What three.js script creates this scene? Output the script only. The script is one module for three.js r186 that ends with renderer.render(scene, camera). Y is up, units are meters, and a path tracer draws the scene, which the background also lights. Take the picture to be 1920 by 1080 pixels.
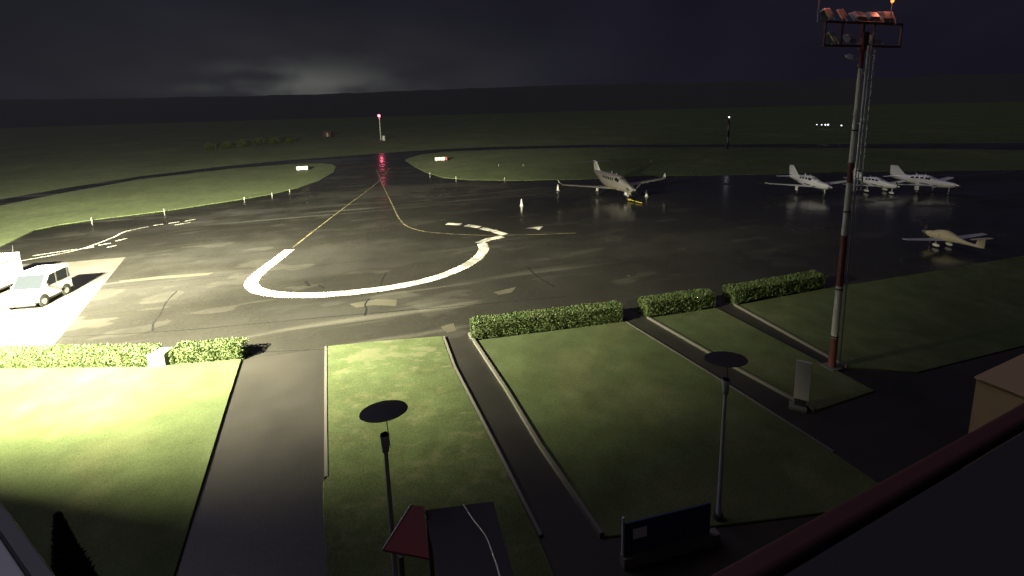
import * as THREE from 'three';
import { mergeGeometries } from 'three/addons/utils/BufferGeometryUtils.js';
import { RoundedBoxGeometry } from 'three/addons/geometries/RoundedBoxGeometry.js';

// ---------------------------------------------------------------- camera, sky, light
const scene = new THREE.Scene();
const renderer = new THREE.WebGLRenderer({ antialias: true });
renderer.setSize(1024, 576);
renderer.toneMapping = THREE.LinearToneMapping;
renderer.toneMappingExposure = 1;
renderer.shadowMap.enabled = true;
const rad = THREE.MathUtils.degToRad;
const camera = new THREE.PerspectiveCamera(61.93, 1024 / 576, 0.1, 9000);
camera.rotation.order = 'YXZ';
camera.position.set(0, 12.5, 0);                       // webcam on a short pole above the terminal roof
camera.rotation.set(rad(-10), 0, rad(-1.5));
camera.setViewOffset(1920, 1080, 0, 177, 1920, 1080);  // lens shifted down
scene.add(camera);

function rng(seed) { let a = seed >>> 0; return () => { a = (a + 0x6D2B79F5) >>> 0; let t = a; t = Math.imul(t ^ (t >>> 15), t | 1); t ^= t + Math.imul(t ^ (t >>> 7), t | 61); return ((t ^ (t >>> 14)) >>> 0) / 4294967296; }; }
function hash2(x, y, s) { let h = Math.imul(x, 374761393) ^ Math.imul(y, 668265263) ^ Math.imul(s, 1274126177); h = Math.imul(h ^ (h >>> 13), 1274126177); return ((h ^ (h >>> 16)) >>> 0) / 4294967296; }
function noise(x, y, s = 1) {
  const xi = Math.floor(x), yi = Math.floor(y); let u = x - xi, v = y - yi; u = u * u * (3 - 2 * u); v = v * v * (3 - 2 * v);
  const a = hash2(xi, yi, s), b = hash2(xi + 1, yi, s), c = hash2(xi, yi + 1, s), d = hash2(xi + 1, yi + 1, s);
  return a + (b - a) * u + (c - a) * v + (a - b - c + d) * u * v;
}
function fbm(x, y, o = 4, s = 1) { let t = 0, a = 0.5, n = 0; for (let i = 0; i < o; i++) { t += a * noise(x, y, s + i * 17); n += a; a *= 0.5; x = x * 2.03 + 11.3; y = y * 2.01 + 5.7; } return t / n; }
const clamp = (v, a = 0, b = 1) => Math.max(a, Math.min(b, v));
const sstep = (a, b, v) => { const t = clamp((v - a) / (b - a)); return t * t * (3 - 2 * t); };

// night sky: low overcast, a town's glow on the clouds above the hills
{
  const W = 1024, Hh = 512, d = new Float32Array(W * Hh * 4);
  for (let j = 0; j < Hh; j++) for (let i = 0; i < W; i++) {
    const ph = (i + 0.5) / W * 2 * Math.PI - Math.PI, el = ((j + 0.5) / Hh - 0.5) * Math.PI;
    const dx = Math.cos(ph) * Math.cos(el), dz = Math.sin(ph) * Math.cos(el);
    const az = Math.atan2(dx, -dz);                        // 0 ahead, positive to the right
    const azd = az * 180 / Math.PI, eld = el * 180 / Math.PI;
    const cx = Math.sin(az) * 6, cz = Math.cos(az) * 6;
    const cl = fbm(cx * 0.9 + 3, cz * 0.9 + eld * 0.16, 5, 3);
    const left = 0.5 - 0.5 * Math.sin(az + 0.55);
    let r = 0.0085 + 0.0085 * left, g = 0.0078 + 0.0092 * left, b = 0.0145 + 0.0085 * left;
    const m = 0.75 + 0.5 * cl; r *= m; g *= m; b *= m;
    const n2 = fbm(azd * 0.11 + 7, eld * 0.42, 5, 9);
    const gl = Math.exp(-Math.pow((azd + 23) / 7.5, 2)) * Math.exp(-Math.pow((eld - 2.6) / 2.1, 2)) * sstep(0.36, 0.62, n2 + 0.07);
    const gw = Math.exp(-Math.pow((azd + 19) / 22, 2)) * Math.exp(-Math.pow((eld - 3.2) / 5.5, 2)) * (0.45 + 0.9 * n2);
    const gg = 0.08 * gl + 0.017 * gw;
    r += gg * 0.96; g += gg; b += gg * 0.84;
    const k = (j * W + i) * 4; d[k] = r; d[k + 1] = g; d[k + 2] = b; d[k + 3] = 1;
  }
  const t = new THREE.DataTexture(d, W, Hh, THREE.RGBAFormat, THREE.FloatType);
  t.mapping = THREE.EquirectangularReflectionMapping; t.magFilter = t.minFilter = THREE.LinearFilter; t.wrapS = THREE.RepeatWrapping; t.needsUpdate = true;
  scene.background = t; scene.environment = t; scene.environmentIntensity = 1; scene.backgroundIntensity = 1;
}
// added ambient fill that lifts the darks: very faint and very soft
const fillLight = new THREE.DirectionalLight(new THREE.Color(0.84, 0.77, 1), 0.46);
fillLight.position.set(-80, 110, -70); fillLight.target.position.set(0, 0, -30); fillLight.shadow.radius = 70; fillLight.castShadow = true;
Object.assign(fillLight.shadow.camera, { left: -120, right: 120, top: 120, bottom: -120, near: 1, far: 400 });
scene.add(fillLight, fillLight.target);

// ---------------------------------------------------------------- helpers
const used = {};
function numbered(n) { used[n] = (used[n] || 0) + 1; return used[n] === 1 ? n : n + '_' + String(used[n] - 1).padStart(3, '0'); }
function tag(o, label, category, group, kind) { o.userData.label = label; if (category) o.userData.category = category; if (group) o.userData.group = group; if (kind) o.userData.kind = kind; return o; }
function thing(name, label, category, x, z, turn = 0, group, y = 0) { const o = new THREE.Group(); o.name = numbered(name); o.position.set(x, y, z); o.rotation.y = turn; scene.add(o); return tag(o, label, category, group); }
function part(name, geo, mat, parent) { const m = new THREE.Mesh(Array.isArray(geo) ? mergeGeometries(geo.map(g => prep(g))) : geo, mat); m.name = parent === scene ? numbered(name) : name; parent.add(m); return m; }
function prep(g) { g = g.index ? g.toNonIndexed() : g; for (const k of Object.keys(g.attributes)) if (!['position', 'normal', 'uv'].includes(k)) g.deleteAttribute(k); if (!g.attributes.uv) g.setAttribute('uv', new THREE.BufferAttribute(new Float32Array(g.attributes.position.count * 2), 2)); if (!g.attributes.normal) g.computeVertexNormals(); return g; }
function box(x0, x1, y0, y1, z0, z1, r = 0) { const w = x1 - x0, h = y1 - y0, d = z1 - z0; const g = r ? new RoundedBoxGeometry(w, h, d, 2, Math.min(r, w * 0.49, h * 0.49, d * 0.49)) : new THREE.BoxGeometry(w, h, d); g.translate((x0 + x1) / 2, (y0 + y1) / 2, (z0 + z1) / 2); return g; }
function bar(a, b, r, r2 = r, n = 8) { const A = new THREE.Vector3(...a), B = new THREE.Vector3(...b), d = B.clone().sub(A), l = d.length(); const g = new THREE.CylinderGeometry(r2, r, l, n); g.translate(0, l / 2, 0); g.applyQuaternion(new THREE.Quaternion().setFromUnitVectors(new THREE.Vector3(0, 1, 0), d.normalize())); g.translate(...a); return g; }
function beam(a, b, w, h) { const A = new THREE.Vector3(...a), B = new THREE.Vector3(...b), d = B.clone().sub(A), l = d.length(); const g = new THREE.BoxGeometry(w, h, l); g.translate(0, 0, l / 2); const m = new THREE.Matrix4().lookAt(B, A, new THREE.Vector3(0, 1, 0)); g.applyMatrix4(m); g.translate(...a); return g; }
const V = (x, y, z) => new THREE.Vector3(x, y, z);
// flat sheet over a ground polygon; uv in metres
function sheet(pts, y, mat, name, parent = scene, uvf = (x, z) => [x, z]) {
  const c = pts.map(p => new THREE.Vector2(p[0], p[1])); const cw = THREE.ShapeUtils.isClockWise(c) ? c : c.slice().reverse();
  const tri = THREE.ShapeUtils.triangulateShape(cw, []);
  const pos = [], uv = [], nor = [], idx = [];
  for (const p of cw) { pos.push(p.x, y, p.y); uv.push(...uvf(p.x, p.y)); nor.push(0, 1, 0); }
  for (const t of tri) { const [a, b, d] = t.map(i => cw[i]); const s = (b.x - a.x) * (d.y - a.y) - (b.y - a.y) * (d.x - a.x); idx.push(...(s < 0 ? t : [t[0], t[2], t[1]])); }
  const g = new THREE.BufferGeometry(); g.setAttribute('position', new THREE.Float32BufferAttribute(pos, 3)); g.setAttribute('normal', new THREE.Float32BufferAttribute(nor, 3)); g.setAttribute('uv', new THREE.Float32BufferAttribute(uv, 2)); g.setIndex(idx);
  return part(name, g, mat, parent);
}
// slab: a polygon with thickness (top at y1)
function slab(pts, y0, y1, mat, name, parent = scene, bevel = 0.015) {
  const s = new THREE.Shape(pts.map(p => new THREE.Vector2(p[0], -p[1])));
  const g = new THREE.ExtrudeGeometry(s, { depth: y1 - y0 - bevel, bevelEnabled: bevel > 0, bevelSize: bevel, bevelThickness: bevel, bevelSegments: 1, bevelOffset: -bevel });
  g.rotateX(-Math.PI / 2); g.translate(0, y0, 0);
  return part(name, g, mat, parent);
}
// ribbon along ground points
function ribbonGeo(pts, w, y, smooth = 0, jit = 0, seed = 1) {
  let P = pts.map(p => V(p[0], 0, p[1]));
  if (smooth) P = new THREE.CatmullRomCurve3(P, false, 'centripetal').getPoints(smooth);
  const R = rng(seed), pos = [], uv = [], idx = []; let L = 0;
  P.forEach((p, i) => {
    const t = P[Math.min(i + 1, P.length - 1)].clone().sub(P[Math.max(i - 1, 0)]).normalize(), n = V(-t.z, 0, t.x);
    if (i) L += p.distanceTo(P[i - 1]);
    const a = w / 2 * (1 + jit * (R() - 0.5)), b = w / 2 * (1 + jit * (R() - 0.5));
    pos.push(p.x + n.x * a, y, p.z + n.z * a, p.x - n.x * b, y, p.z - n.z * b); uv.push(p.x + n.x * a, p.z + n.z * a, p.x - n.x * b, p.z - n.z * b);
    if (i) { const k = i * 2; idx.push(k - 2, k, k - 1, k - 1, k, k + 1); }
  });
  const g = new THREE.BufferGeometry(); g.setAttribute('position', new THREE.Float32BufferAttribute(pos, 3)); g.setAttribute('uv', new THREE.Float32BufferAttribute(uv, 2)); g.setIndex(idx);
  const nor = new Float32Array(pos.length); for (let i = 1; i < nor.length; i += 3) nor[i] = 1; g.setAttribute('normal', new THREE.BufferAttribute(nor, 3));
  const A = V(pos[0], 0, pos[2]), B = V(pos[3], 0, pos[5]), C = V(pos[6], 0, pos[8]);
  if (C.sub(A).cross(B.sub(A)).y < 0) for (let i = 0; i < idx.length; i += 3) { const q = idx[i + 1]; idx[i + 1] = idx[i + 2]; idx[i + 2] = q; }
  g.setIndex(idx); return g;
}
function tex(w, h, fn, srgb = true, rx = 1, ry = 1) {
  const d = new Uint8Array(w * h * 4);
  for (let j = 0; j < h; j++) for (let i = 0; i < w; i++) { const c = fn(i, j), k = (j * w + i) * 4; for (let q = 0; q < 3; q++) { let v = clamp(c[q]); if (srgb) v = v <= 0.0031308 ? v * 12.92 : 1.055 * Math.pow(v, 1 / 2.4) - 0.055; d[k + q] = v * 255 + 0.5; } d[k + 3] = 255; }
  const t = new THREE.DataTexture(d, w, h); t.wrapS = t.wrapT = THREE.RepeatWrapping; t.magFilter = THREE.LinearFilter; t.minFilter = THREE.LinearMipmapLinearFilter; t.generateMipmaps = true; if (srgb) t.colorSpace = THREE.SRGBColorSpace; t.repeat.set(rx, ry); t.needsUpdate = true; return t;
}
// noise that tiles over n pixels
function tfbm(i, j, n, cells, o, s) { let t = 0, a = 0.5, q = 0, c = cells; for (let k = 0; k < o; k++) { const x = i / n * c, y = j / n * c, xi = Math.floor(x), yi = Math.floor(y); let u = x - xi, v = y - yi; u = u * u * (3 - 2 * u); v = v * v * (3 - 2 * v); const h = (p, r) => hash2((xi + p) % c, (yi + r) % c, s + k * 13); t += a * (h(0, 0) * (1 - u) * (1 - v) + h(1, 0) * u * (1 - v) + h(0, 1) * (1 - u) * v + h(1, 1) * u * v); q += a; a *= 0.55; c *= 2; } return t / q; }
const mat = (r, g, b, rough = 0.6, o = {}) => new THREE.MeshStandardMaterial({ color: new THREE.Color().setRGB(r, g, b), roughness: rough, ...o });

// ---------------------------------------------------------------- materials
const A0 = [-75, -150, 190, 150];   // area covered by the apron maps: x0, z0, width, depth (m)
const apUV = (x, z) => [(x - A0[0]) / A0[2], (z - A0[1]) / A0[3]];
const CU = 0.95, SU = -0.3;         // the direction of the paving lanes (x, z)
const apronMap = tex(2048, 1600, (i, j) => {
  const x = A0[0] + (i + 0.5) / 2048 * A0[2], z = A0[1] + (j + 0.5) / 1600 * A0[3];
  const u = x * CU + z * SU, v = -x * SU + z * CU;
  const big = fbm(x * 0.05, z * 0.05, 4, 21), mid = fbm(x * 0.35, z * 0.35, 4, 31), fine = hash2(i, j, 5);
  const lane = 0.93 + 0.14 * hash2(Math.floor(v / 4.5 + 0.15 * noise(u * 0.02, v * 0.02)), Math.floor(u / 37), 77);
  const streak = sstep(0.62, 0.82, fbm(u * 0.07, v * 1.3, 4, 41)) * sstep(0.4, 0.7, fbm(u * 0.03, v * 0.1, 3, 47));
  const patch = sstep(0.67, 0.72, fbm(u * 0.22, v * 0.55, 3, 53));
  let b = 0.0235 * (0.72 + 0.56 * big) * (0.8 + 0.4 * mid) * (0.88 + 0.24 * fine) * lane;
  b += 0.036 * streak + 0.018 * patch * mid;
  return [b * 1.03, b * 0.98, b * 0.86];
});
const apronRough = tex(1024, 800, (i, j) => {
  const x = A0[0] + (i + 0.5) / 1024 * A0[2], z = A0[1] + (j + 0.5) / 800 * A0[3];
  const u = x * CU + z * SU, v = -x * SU + z * CU;
  const p = fbm(u * 0.06, v * 0.22, 4, 61), q = fbm(x * 0.5, z * 0.5, 3, 67);
  const r = 0.13 + 0.3 * sstep(0.42, 0.7, p * 0.75 + q * 0.25) + 0.05 * q;
  return [r, r, r];
}, false);
const asphaltBump = tex(512, 512, (i, j) => { const v = tfbm(i, j, 512, 24, 5, 3); return [v, v, v]; }, false, 95, 75);
const M = {};
M.apron = new THREE.MeshStandardMaterial({ map: apronMap, roughnessMap: apronRough, roughness: 1, bumpMap: asphaltBump, bumpScale: 0.0022 });
const pathMap = tex(1024, 1024, (i, j) => { const b = 0.021 * (0.35 + 1.3 * tfbm(i, j, 1024, 5, 6, 5)) * (0.82 + 0.36 * hash2(i, j, 9)); return [b * 1.05, b * 0.96, b * 0.84]; }, true, 1 / 16, 1 / 16);
M.path = new THREE.MeshStandardMaterial({ map: pathMap, roughness: 0.5, bumpMap: (() => { const t = asphaltBump.clone(); t.repeat.set(0.5, 0.5); return t; })(), bumpScale: 0.003 });
const grassTone = (n, m, f, dry) => { const k = (0.72 + 0.56 * n) * (0.66 + 0.68 * f) * (0.72 + 0.56 * m); return [(0.064 + 0.022 * dry) * k, (0.088 + 0.014 * dry) * k, (0.025 + 0.009 * dry) * k * (0.8 + 0.4 * m)]; };
const lawnMap = tex(2048, 2048, (i, j) => grassTone(tfbm(i, j, 2048, 6, 6, 11), tfbm(i, j, 2048, 30, 3, 13), hash2(i >> 1, j >> 1, 15), sstep(0.5, 0.74, tfbm(i, j, 2048, 9, 5, 19))), true, 1 / 24, 1 / 24);
const centreMap = tex(1024, 1024, (i, j) => {                     // worn, patchy turf on the centre lawn
  const x = -12 + (i + 0.5) / 64, z = -26 + (j + 0.5) / 64, n = fbm(x * 2.0, z * 3.2, 5, 131);
  const near = (p, a, b) => Math.exp(-Math.pow((x - p[0]) / a, 2) - Math.pow((z - p[1]) / b, 2));
  const bare = sstep(0.5, 0.66, n + 0.34 * near([-7.48, -23.30], 1.5, 0.9) + 0.3 * near([-4.98, -23.39], 1.2, 1.0) + 0.2 * near([-8.20, -22.08], 1, 0.8) - 0.18);
  const c = grassTone(tfbm(i, j, 1024, 6, 6, 11), tfbm(i, j, 1024, 24, 3, 13), hash2(i >> 1, j >> 1, 15), sstep(0.5, 0.74, n)), f = 0.75 + 0.5 * hash2(i, j, 3);
  return [c[0] + (0.125 * f - c[0]) * bare * 0.7, c[1] + (0.13 * f - c[1]) * bare * 0.7, c[2] + (0.065 * f - c[2]) * bare * 0.7];
}, true, 1 / 16, 1 / 16); centreMap.offset.set(12 / 16, 26 / 16);
const fieldMap = tex(1024, 1024, (i, j) => grassTone(tfbm(i, j, 1024, 5, 6, 12), tfbm(i, j, 1024, 20, 3, 14), tfbm(i, j, 1024, 128, 2, 16), sstep(0.5, 0.8, tfbm(i, j, 1024, 4, 4, 20))), true, 1 / 60, 1 / 60);
const grassBump = tex(512, 512, (i, j) => { const v = 0.6 * hash2(i >> 1, j >> 1, 3) + 0.4 * tfbm(i, j, 512, 32, 3, 4); return [v, v, v]; }, false, 1 / 5, 1 / 5);
M.lawn = new THREE.MeshStandardMaterial({ map: lawnMap, color: new THREE.Color().setRGB(0.72, 0.72, 0.72), roughness: 0.95, bumpMap: grassBump, bumpScale: 0.006 });
M.lawnWorn = M.lawn.clone(); M.lawnWorn.map = centreMap;
const fieldBump = grassBump.clone(); fieldBump.repeat.set(1 / 22, 1 / 22);
M.field = new THREE.MeshStandardMaterial({ map: fieldMap, roughness: 0.95, bumpMap: fieldBump, bumpScale: 0.03 });
const concMap = tex(512, 512, (i, j) => { const b = 0.09 * (0.7 + 0.6 * tfbm(i, j, 512, 4, 5, 25)) * (0.88 + 0.24 * hash2(i, j, 27)); return [b * 1.04, b, b * 0.88]; }, true, 1 / 9, 1 / 9);
M.concrete = new THREE.MeshStandardMaterial({ map: concMap, roughness: 0.7 });
M.stand = new THREE.MeshStandardMaterial({ map: concMap, color: new THREE.Color().setRGB(0.85, 0.83, 0.8), roughness: 0.5 });  // concrete, tone raised so it blows out like lamp glare
M.kerb = new THREE.MeshStandardMaterial({ map: concMap, color: new THREE.Color().setRGB(1, 0.98, 0.94), roughness: 0.8 });
const paintMap = tex(512, 512, (i, j) => { const w = sstep(0.3, 0.52, tfbm(i, j, 512, 10, 5, 33)); const b = 0.24 + 0.36 * w; return [b, b * 0.97, b * 0.86]; }, true, 1 / 8, 1 / 8);
M.paint = new THREE.MeshStandardMaterial({ map: paintMap, roughness: 0.5 });
const yellowMap = tex(256, 256, (i, j) => { const w = 0.45 + 0.55 * sstep(0.3, 0.6, tfbm(i, j, 256, 10, 4, 35)); return [0.17 * w, 0.15 * w, 0.08 * w]; }, true, 1 / 6, 1 / 6);
M.yellow = new THREE.MeshStandardMaterial({ map: yellowMap, roughness: 0.5 });
M.tar = mat(0.012, 0.012, 0.012, 0.35);
M.white = new THREE.MeshPhysicalMaterial({ color: new THREE.Color().setRGB(0.72, 0.72, 0.7), roughness: 0.32, clearcoat: 0.5, clearcoatRoughness: 0.15 });
M.cream = new THREE.MeshPhysicalMaterial({ color: new THREE.Color().setRGB(0.48, 0.42, 0.27), roughness: 0.5 });
M.canvas = mat(0.42, 0.36, 0.2, 0.9);
M.strap = mat(0.06, 0.05, 0.02, 0.9);
M.grey = mat(0.35, 0.36, 0.38, 0.45);
M.silver = new THREE.MeshPhysicalMaterial({ color: new THREE.Color().setRGB(0.24, 0.22, 0.2), roughness: 0.4, clearcoat: 0.6, clearcoatRoughness: 0.1 });
M.ladder = mat(0.58, 0.6, 0.64, 0.5);
M.navy = mat(0.03, 0.04, 0.09, 0.4);
M.stripe = mat(0.28, 0.04, 0.03, 0.4);
M.glass = mat(0.012, 0.014, 0.018, 0.06);
M.rubber = mat(0.015, 0.015, 0.015, 0.85);
M.metal = mat(0.55, 0.55, 0.56, 0.35, { metalness: 0.9 });
M.galv = mat(0.42, 0.44, 0.47, 0.5, { metalness: 0.2 });
M.darkmetal = mat(0.05, 0.05, 0.055, 0.5, { metalness: 0.3 });
M.black = mat(0.02, 0.02, 0.02, 0.6);
M.mastRed = mat(0.15, 0.05, 0.045, 0.6);
M.mastWhite = mat(0.5, 0.5, 0.46, 0.6);
M.chock = mat(0.6, 0.48, 0.04, 0.5);
M.gloss = new THREE.MeshPhysicalMaterial({ color: new THREE.Color().setRGB(0.15, 0.018, 0.02), roughness: 0.35, clearcoat: 0.35, clearcoatRoughness: 0.12 });
M.board = mat(0.022, 0.04, 0.09, 0.5);
M.paper = mat(0.6, 0.62, 0.66, 0.7);
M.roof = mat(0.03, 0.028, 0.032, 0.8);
M.gutter = mat(0.07, 0.024, 0.025, 0.6);
M.plaster = mat(0.34, 0.24, 0.13, 0.9);
M.hill = mat(0.05, 0.056, 0.045, 1);

// ---------------------------------------------------------------- ground, apron, grass, markings
function struct(o, label) { return tag(o, label, null, null, 'structure'); }
struct(sheet([[-4000, 300], [4000, 300], [4000, -4500], [-4000, -4500]], -0.05, M.field, 'grass_field'), 'dark open airfield grass reaching to the hills');
const apronEdge = [[-83.01, -65.49], [-84.29, -78.04], [-84.09, -89.34], [-81.85, -104.82], [-74.58, -119.83], [-64.53, -132.37], [-50.25, -142.18], [-40.41, -149.81], [-24.27, -158.77], [-5.02, -163.65], [25.49, -161.43], [57.45, -151.18], [86.18, -143.04], [118.85, -133.20], [158.32, -124.47]];
const apron = struct(sheet([...apronEdge, [190, -30], [115, -16], [60, 1], [-70, 1], [-72, -30]], 0, M.apron, 'apron', scene, apUV), 'wet dark asphalt apron and taxiway');
const pad = struct(slab([[-47.26, -40.84], [-39.65, -41.56], [-35.66, -42.63], [-28.57, -29.80], [-26.02, -25.09], [-30.41, -24.84]], -0.05, 0.006, M.stand, 'concrete_stand', scene, 0.002), 'pale concrete vehicle stand, lightened for lamp glare, under the white vans');
struct(slab([[-76.25, -57.80], [-77.58, -67.26], [-77.85, -71.89], [-78.54, -83.27], [-77.58, -99.21], [-67.89, -115.16], [-57.28, -122.90], [-49.03, -122.81], [-45.02, -120.07], [-41.68, -113.71], [-38.42, -103.28], [-36.69, -91.13], [-36.96, -82.33], [-38.60, -76.22], [-40.97, -72.37], [-47.44, -64.23], [-53.26, -59.48], [-55.29, -57.15], [-55.92, -54.86], [-52.30, -47.47], [-49.33, -38.27]], -0.02, 0.06, M.field, 'grass_island_west', scene, 0.03), 'lit rounded grass island beside the taxiway with a white sign');
struct(slab([[-27.96, -126.03], [-27.85, -131.60], [-26.24, -140.53], [-21.00, -147.82], [0.36, -150.98], [23.63, -149.65], [53.87, -141.67], [71.75, -133.80], [90.07, -126.00], [109.36, -116.51], [128.86, -104.69], [96.62, -79.50], [73.31, -81.46], [56.32, -83.46], [45.11, -83.55], [32.37, -84.62], [22.98, -85.02], [13.19, -83.49], [0.06, -84.23], [-7.68, -86.27], [-13.08, -90.37], [-17.46, -98.21], [-22.53, -110.53]], -0.02, 0.06, M.field, 'grass_island_east', scene, 0.03), 'dim grass island behind the parked turboprop');

// painted markings: flat marks on the apron
const white = part('painted_lead_in_curve', [
  ribbonGeo([[-21.07, -43.69], [-20.79, -40.28], [-20.59, -37.61], [-20.29, -35.71], [-19.82, -34.52], [-18.86, -33.37], [-17.49, -32.55], [-15.75, -32.09], [-13.65, -31.99], [-11.86, -32.22], [-9.40, -32.91], [-6.93, -34.14], [-5.08, -35.88], [-3.79, -37.87], [-2.97, -40.12], [-2.71, -42.19], [-2.95, -43.97]], 0.95, 0.008, 90, 0.06, 3),
  ribbonGeo([[-3.27, -44.19], [-2.46, -45.44], [-1.01, -46.29]], 0.9, 0.0095, 0, 0.1, 5),
  ...[[[-7.39, -52.52], [-5.78, -51.96]], [[-5.15, -51.52], [-3.61, -50.50]], [[-3.41, -50.01], [-1.83, -48.59]], [[-1.87, -48.38], [-0.81, -47.09]]].map((p, k) => ribbonGeo(p, 0.85, 0.008, 0, 0.1, 7 + k)),
], M.paint, scene);
struct(white, 'broad white painted curve with a dashed end on the apron');
struct(part('painted_guide_line', [ribbonGeo([[-21.09, -44.40], [-21.82, -52.97], [-22.71, -64.63], [-23.60, -77.46], [-24.67, -88.98], [-27.46, -107.55]], 0.17, 0.008, 40, 0.2, 11)], M.yellow, scene), 'thin straight yellow guide line leading to the taxiway');
struct(part('painted_guide_line', [ribbonGeo([[-29.96, -106.14], [-23.35, -85.46], [-16.30, -64.15], [-13.26, -55.17], [-11.75, -51.87], [-9.72, -49.53], [-7.29, -48.28], [-3.35, -47.14], [2.04, -46.80], [6.35, -46.99]], 0.16, 0.0065, 80, 0.2, 13)], M.yellow, scene), 'thin curved yellow guide line running toward the parked turboprop');
struct(part('painted_stand_lines', [
  ribbonGeo([[-44.96, -42.31], [-42.75, -45.30], [-42.98, -50.04], [-43.71, -52.84], [-42.77, -54.99]], 0.22, 0.008, 40, 0.3, 15),
  ribbonGeo([[-45.45, -43.81], [-42.99, -45.86]], 0.2, 0.0095, 0, 0.3, 16),
  ...[[[-42.59, -45.83], [-41.91, -46.51]], [[-41.97, -47.08], [-41.27, -47.80]], [[-41.44, -48.62], [-41.07, -49.63]], [[-40.30, -46.17], [-39.99, -46.90]], [[-42.50, -55.48], [-41.89, -56.22]], [[-41.40, -56.43], [-40.62, -57.18]], [[-39.97, -55.47], [-38.95, -56.71]], [[-40.12, -57.40], [-39.45, -58.48]]].map((p, k) => ribbonGeo(p, 0.28, 0.008, 0, 0.3, 20 + k)),
], M.paint, scene), 'worn pale lines and dashes beyond the white vans');
struct(sheet([[1.26, -49.51], [3.23, -50.12], [2.67, -48.45], [2.27, -49.29]], 0.008, M.paint, 'painted_arrow'), 'small white painted arrow near the dashed curve');
// joints and tarred cracks in the asphalt
[[[[-26.83, -26.41], [-20.24, -26.86], [-10.91, -28.38], [-3.65, -29.40], [3.40, -30.54]], 0.07], [[[-21.65, -26.87], [-22.41, -28.00], [-22.94, -29.29], [-24.05, -31.45], [-24.77, -33.58]], 0.1], [[[-9.41, -28.29], [-9.60, -29.28], [-9.93, -30.16], [-9.94, -31.07]], 0.12], [[[-9.81, -33.47], [-10.01, -34.82], [-10.10, -36.27]], 0.1], [[[-15.89, -34.91], [-15.43, -34.20], [-15.13, -33.85]], 0.22], [[[-14.56, -34.03], [-13.86, -33.23]], 0.12], [[[-14.23, -23.94], [-10.19, -24.07]], 0.05], [[[1.05, -36.93], [1.84, -34.39], [2.85, -32.35]], 0.1], [[[-30.73, -34.53], [-23.05, -36.53], [-12.15, -40.00]], 0.05], [[[-25.84, -42.11], [-17.09, -46.27]], 0.06]]
  .forEach(([p, w], k) => part('tar_joint', ribbonGeo(p, w, 0.0045, 30, 0.9, 40 + k), M.tar, apron));
// pale patches laid on the asphalt
[[[-11.01, -30.23], [-9.43, -30.94], [-7.94, -30.75], [-7.79, -29.67], [-9.34, -29.94], [-10.35, -29.58]], [[-1.48, -31.64], [0.13, -32.54], [-0.18, -31.55], [-1.09, -31.13]], [[-4.40, -26.43], [-3.70, -26.89], [-3.40, -25.89], [-3.93, -25.65]], [[8.41, -34.24], [8.70, -34.45], [8.66, -34.11], [8.47, -34.01]], [[-31.05, -36.04], [-28.43, -36.94], [-24.41, -37.52], [-24.55, -36.89], [-27.96, -36.29], [-30.49, -35.64]]]
  .forEach((p, k) => { sheet(p, 0.0042 + k * 0.0002, M.patch || (M.patch = new THREE.MeshStandardMaterial({ map: concMap, color: new THREE.Color().setRGB(0.65, 0.63, 0.56), roughness: 0.4 })), 'pale_patch', apron); });

// footpaths between the lawns
const foot = struct(sheet([[-29.75, -22.78], [-18.60, -22.49], [-14.24, -23.16], [-10.26, -24.25], [-4.10, -25.14], [-2.41, -24.55], [6.35, -26.29], [12.55, -28.03], [21.20, -30.35], [31.42, -33.87], [30, -14], [8, -7], [-4, 0.5], [-30, 1]], 0.004, M.path, 'footpath'), 'dark asphalt footpaths between the lawns');
function lawn(pts, name, label, top, m = M.lawn) {
  const o = slab(pts, -0.02, top, m, name, scene, 0.02); { const p = o.geometry.attributes.position, u = o.geometry.attributes.uv; for (let i = 0; i < p.count; i++) u.setXY(i, p.getX(i), p.getZ(i)); } struct(o, label); return o;
}
lawn([[-30.11, -22.85], [-18.64, -22.54], [-14.26, -23.11], [-12.45, -18.46], [-9.86, -11.95], [-9.49, -11.00], [-19.28, -11.26]], 'lawn_west', 'brightly lit lawn in front of the long clipped hedge', 0.1);
lawn([[-10.28, -24.31], [-7.87, -24.72], [-4.13, -25.14], [-3.12, -21.83], [-0.74, -15.62], [0.52, -12.17], [0.94, -10.79], [-5.24, -10.96], [-6.29, -13.34], [-6.76, -14.58], [-6.67, -14.69], [-8.04, -18.27]], 'lawn_centre', 'lawn strip with patchy worn turf around a disc lamp post', 0.07, M.lawnWorn);
lawn([[-2.28, -24.48], [6.39, -26.36], [9.08, -20.48], [11.27, -15.34], [12.10, -13.06], [6.47, -12.45], [2.40, -12.12], [0.75, -16.07]], 'lawn_middle', 'wide lawn in front of the middle clipped hedge', 0.07);
lawn([[7.98, -26.77], [12.45, -27.95], [14.91, -20.84], [15.51, -18.95], [12.18, -17.71], [10.51, -21.16]], 'lawn_small', 'dim small lawn before the short clipped hedge', 0.07);
lawn([[13.85, -28.27], [20.84, -30.57], [31.12, -33.53], [44.15, -37.47], [37.36, -27.89], [27.28, -22.92], [18.49, -20.30], [15.71, -20.90]], 'lawn_east', 'unlit lawn behind the banded light mast', 0.07);
function kerb(pts, top, w, label) { const geos = []; for (let i = 0; i + 1 < pts.length; i++) { const a = pts[i], b = pts[i + 1]; geos.push(beam([a[0], top / 2 - 0.05, a[1]], [b[0], top / 2 - 0.05, b[1]], w, top + 0.1)); } return struct(part('kerb', geos, M.kerb, scene), label); }
kerb([[-10.32, -24.25], [-8.07, -18.28], [-6.72, -14.75]], 0.1, 0.11, 'pale concrete kerb along the centre lawn');
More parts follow.
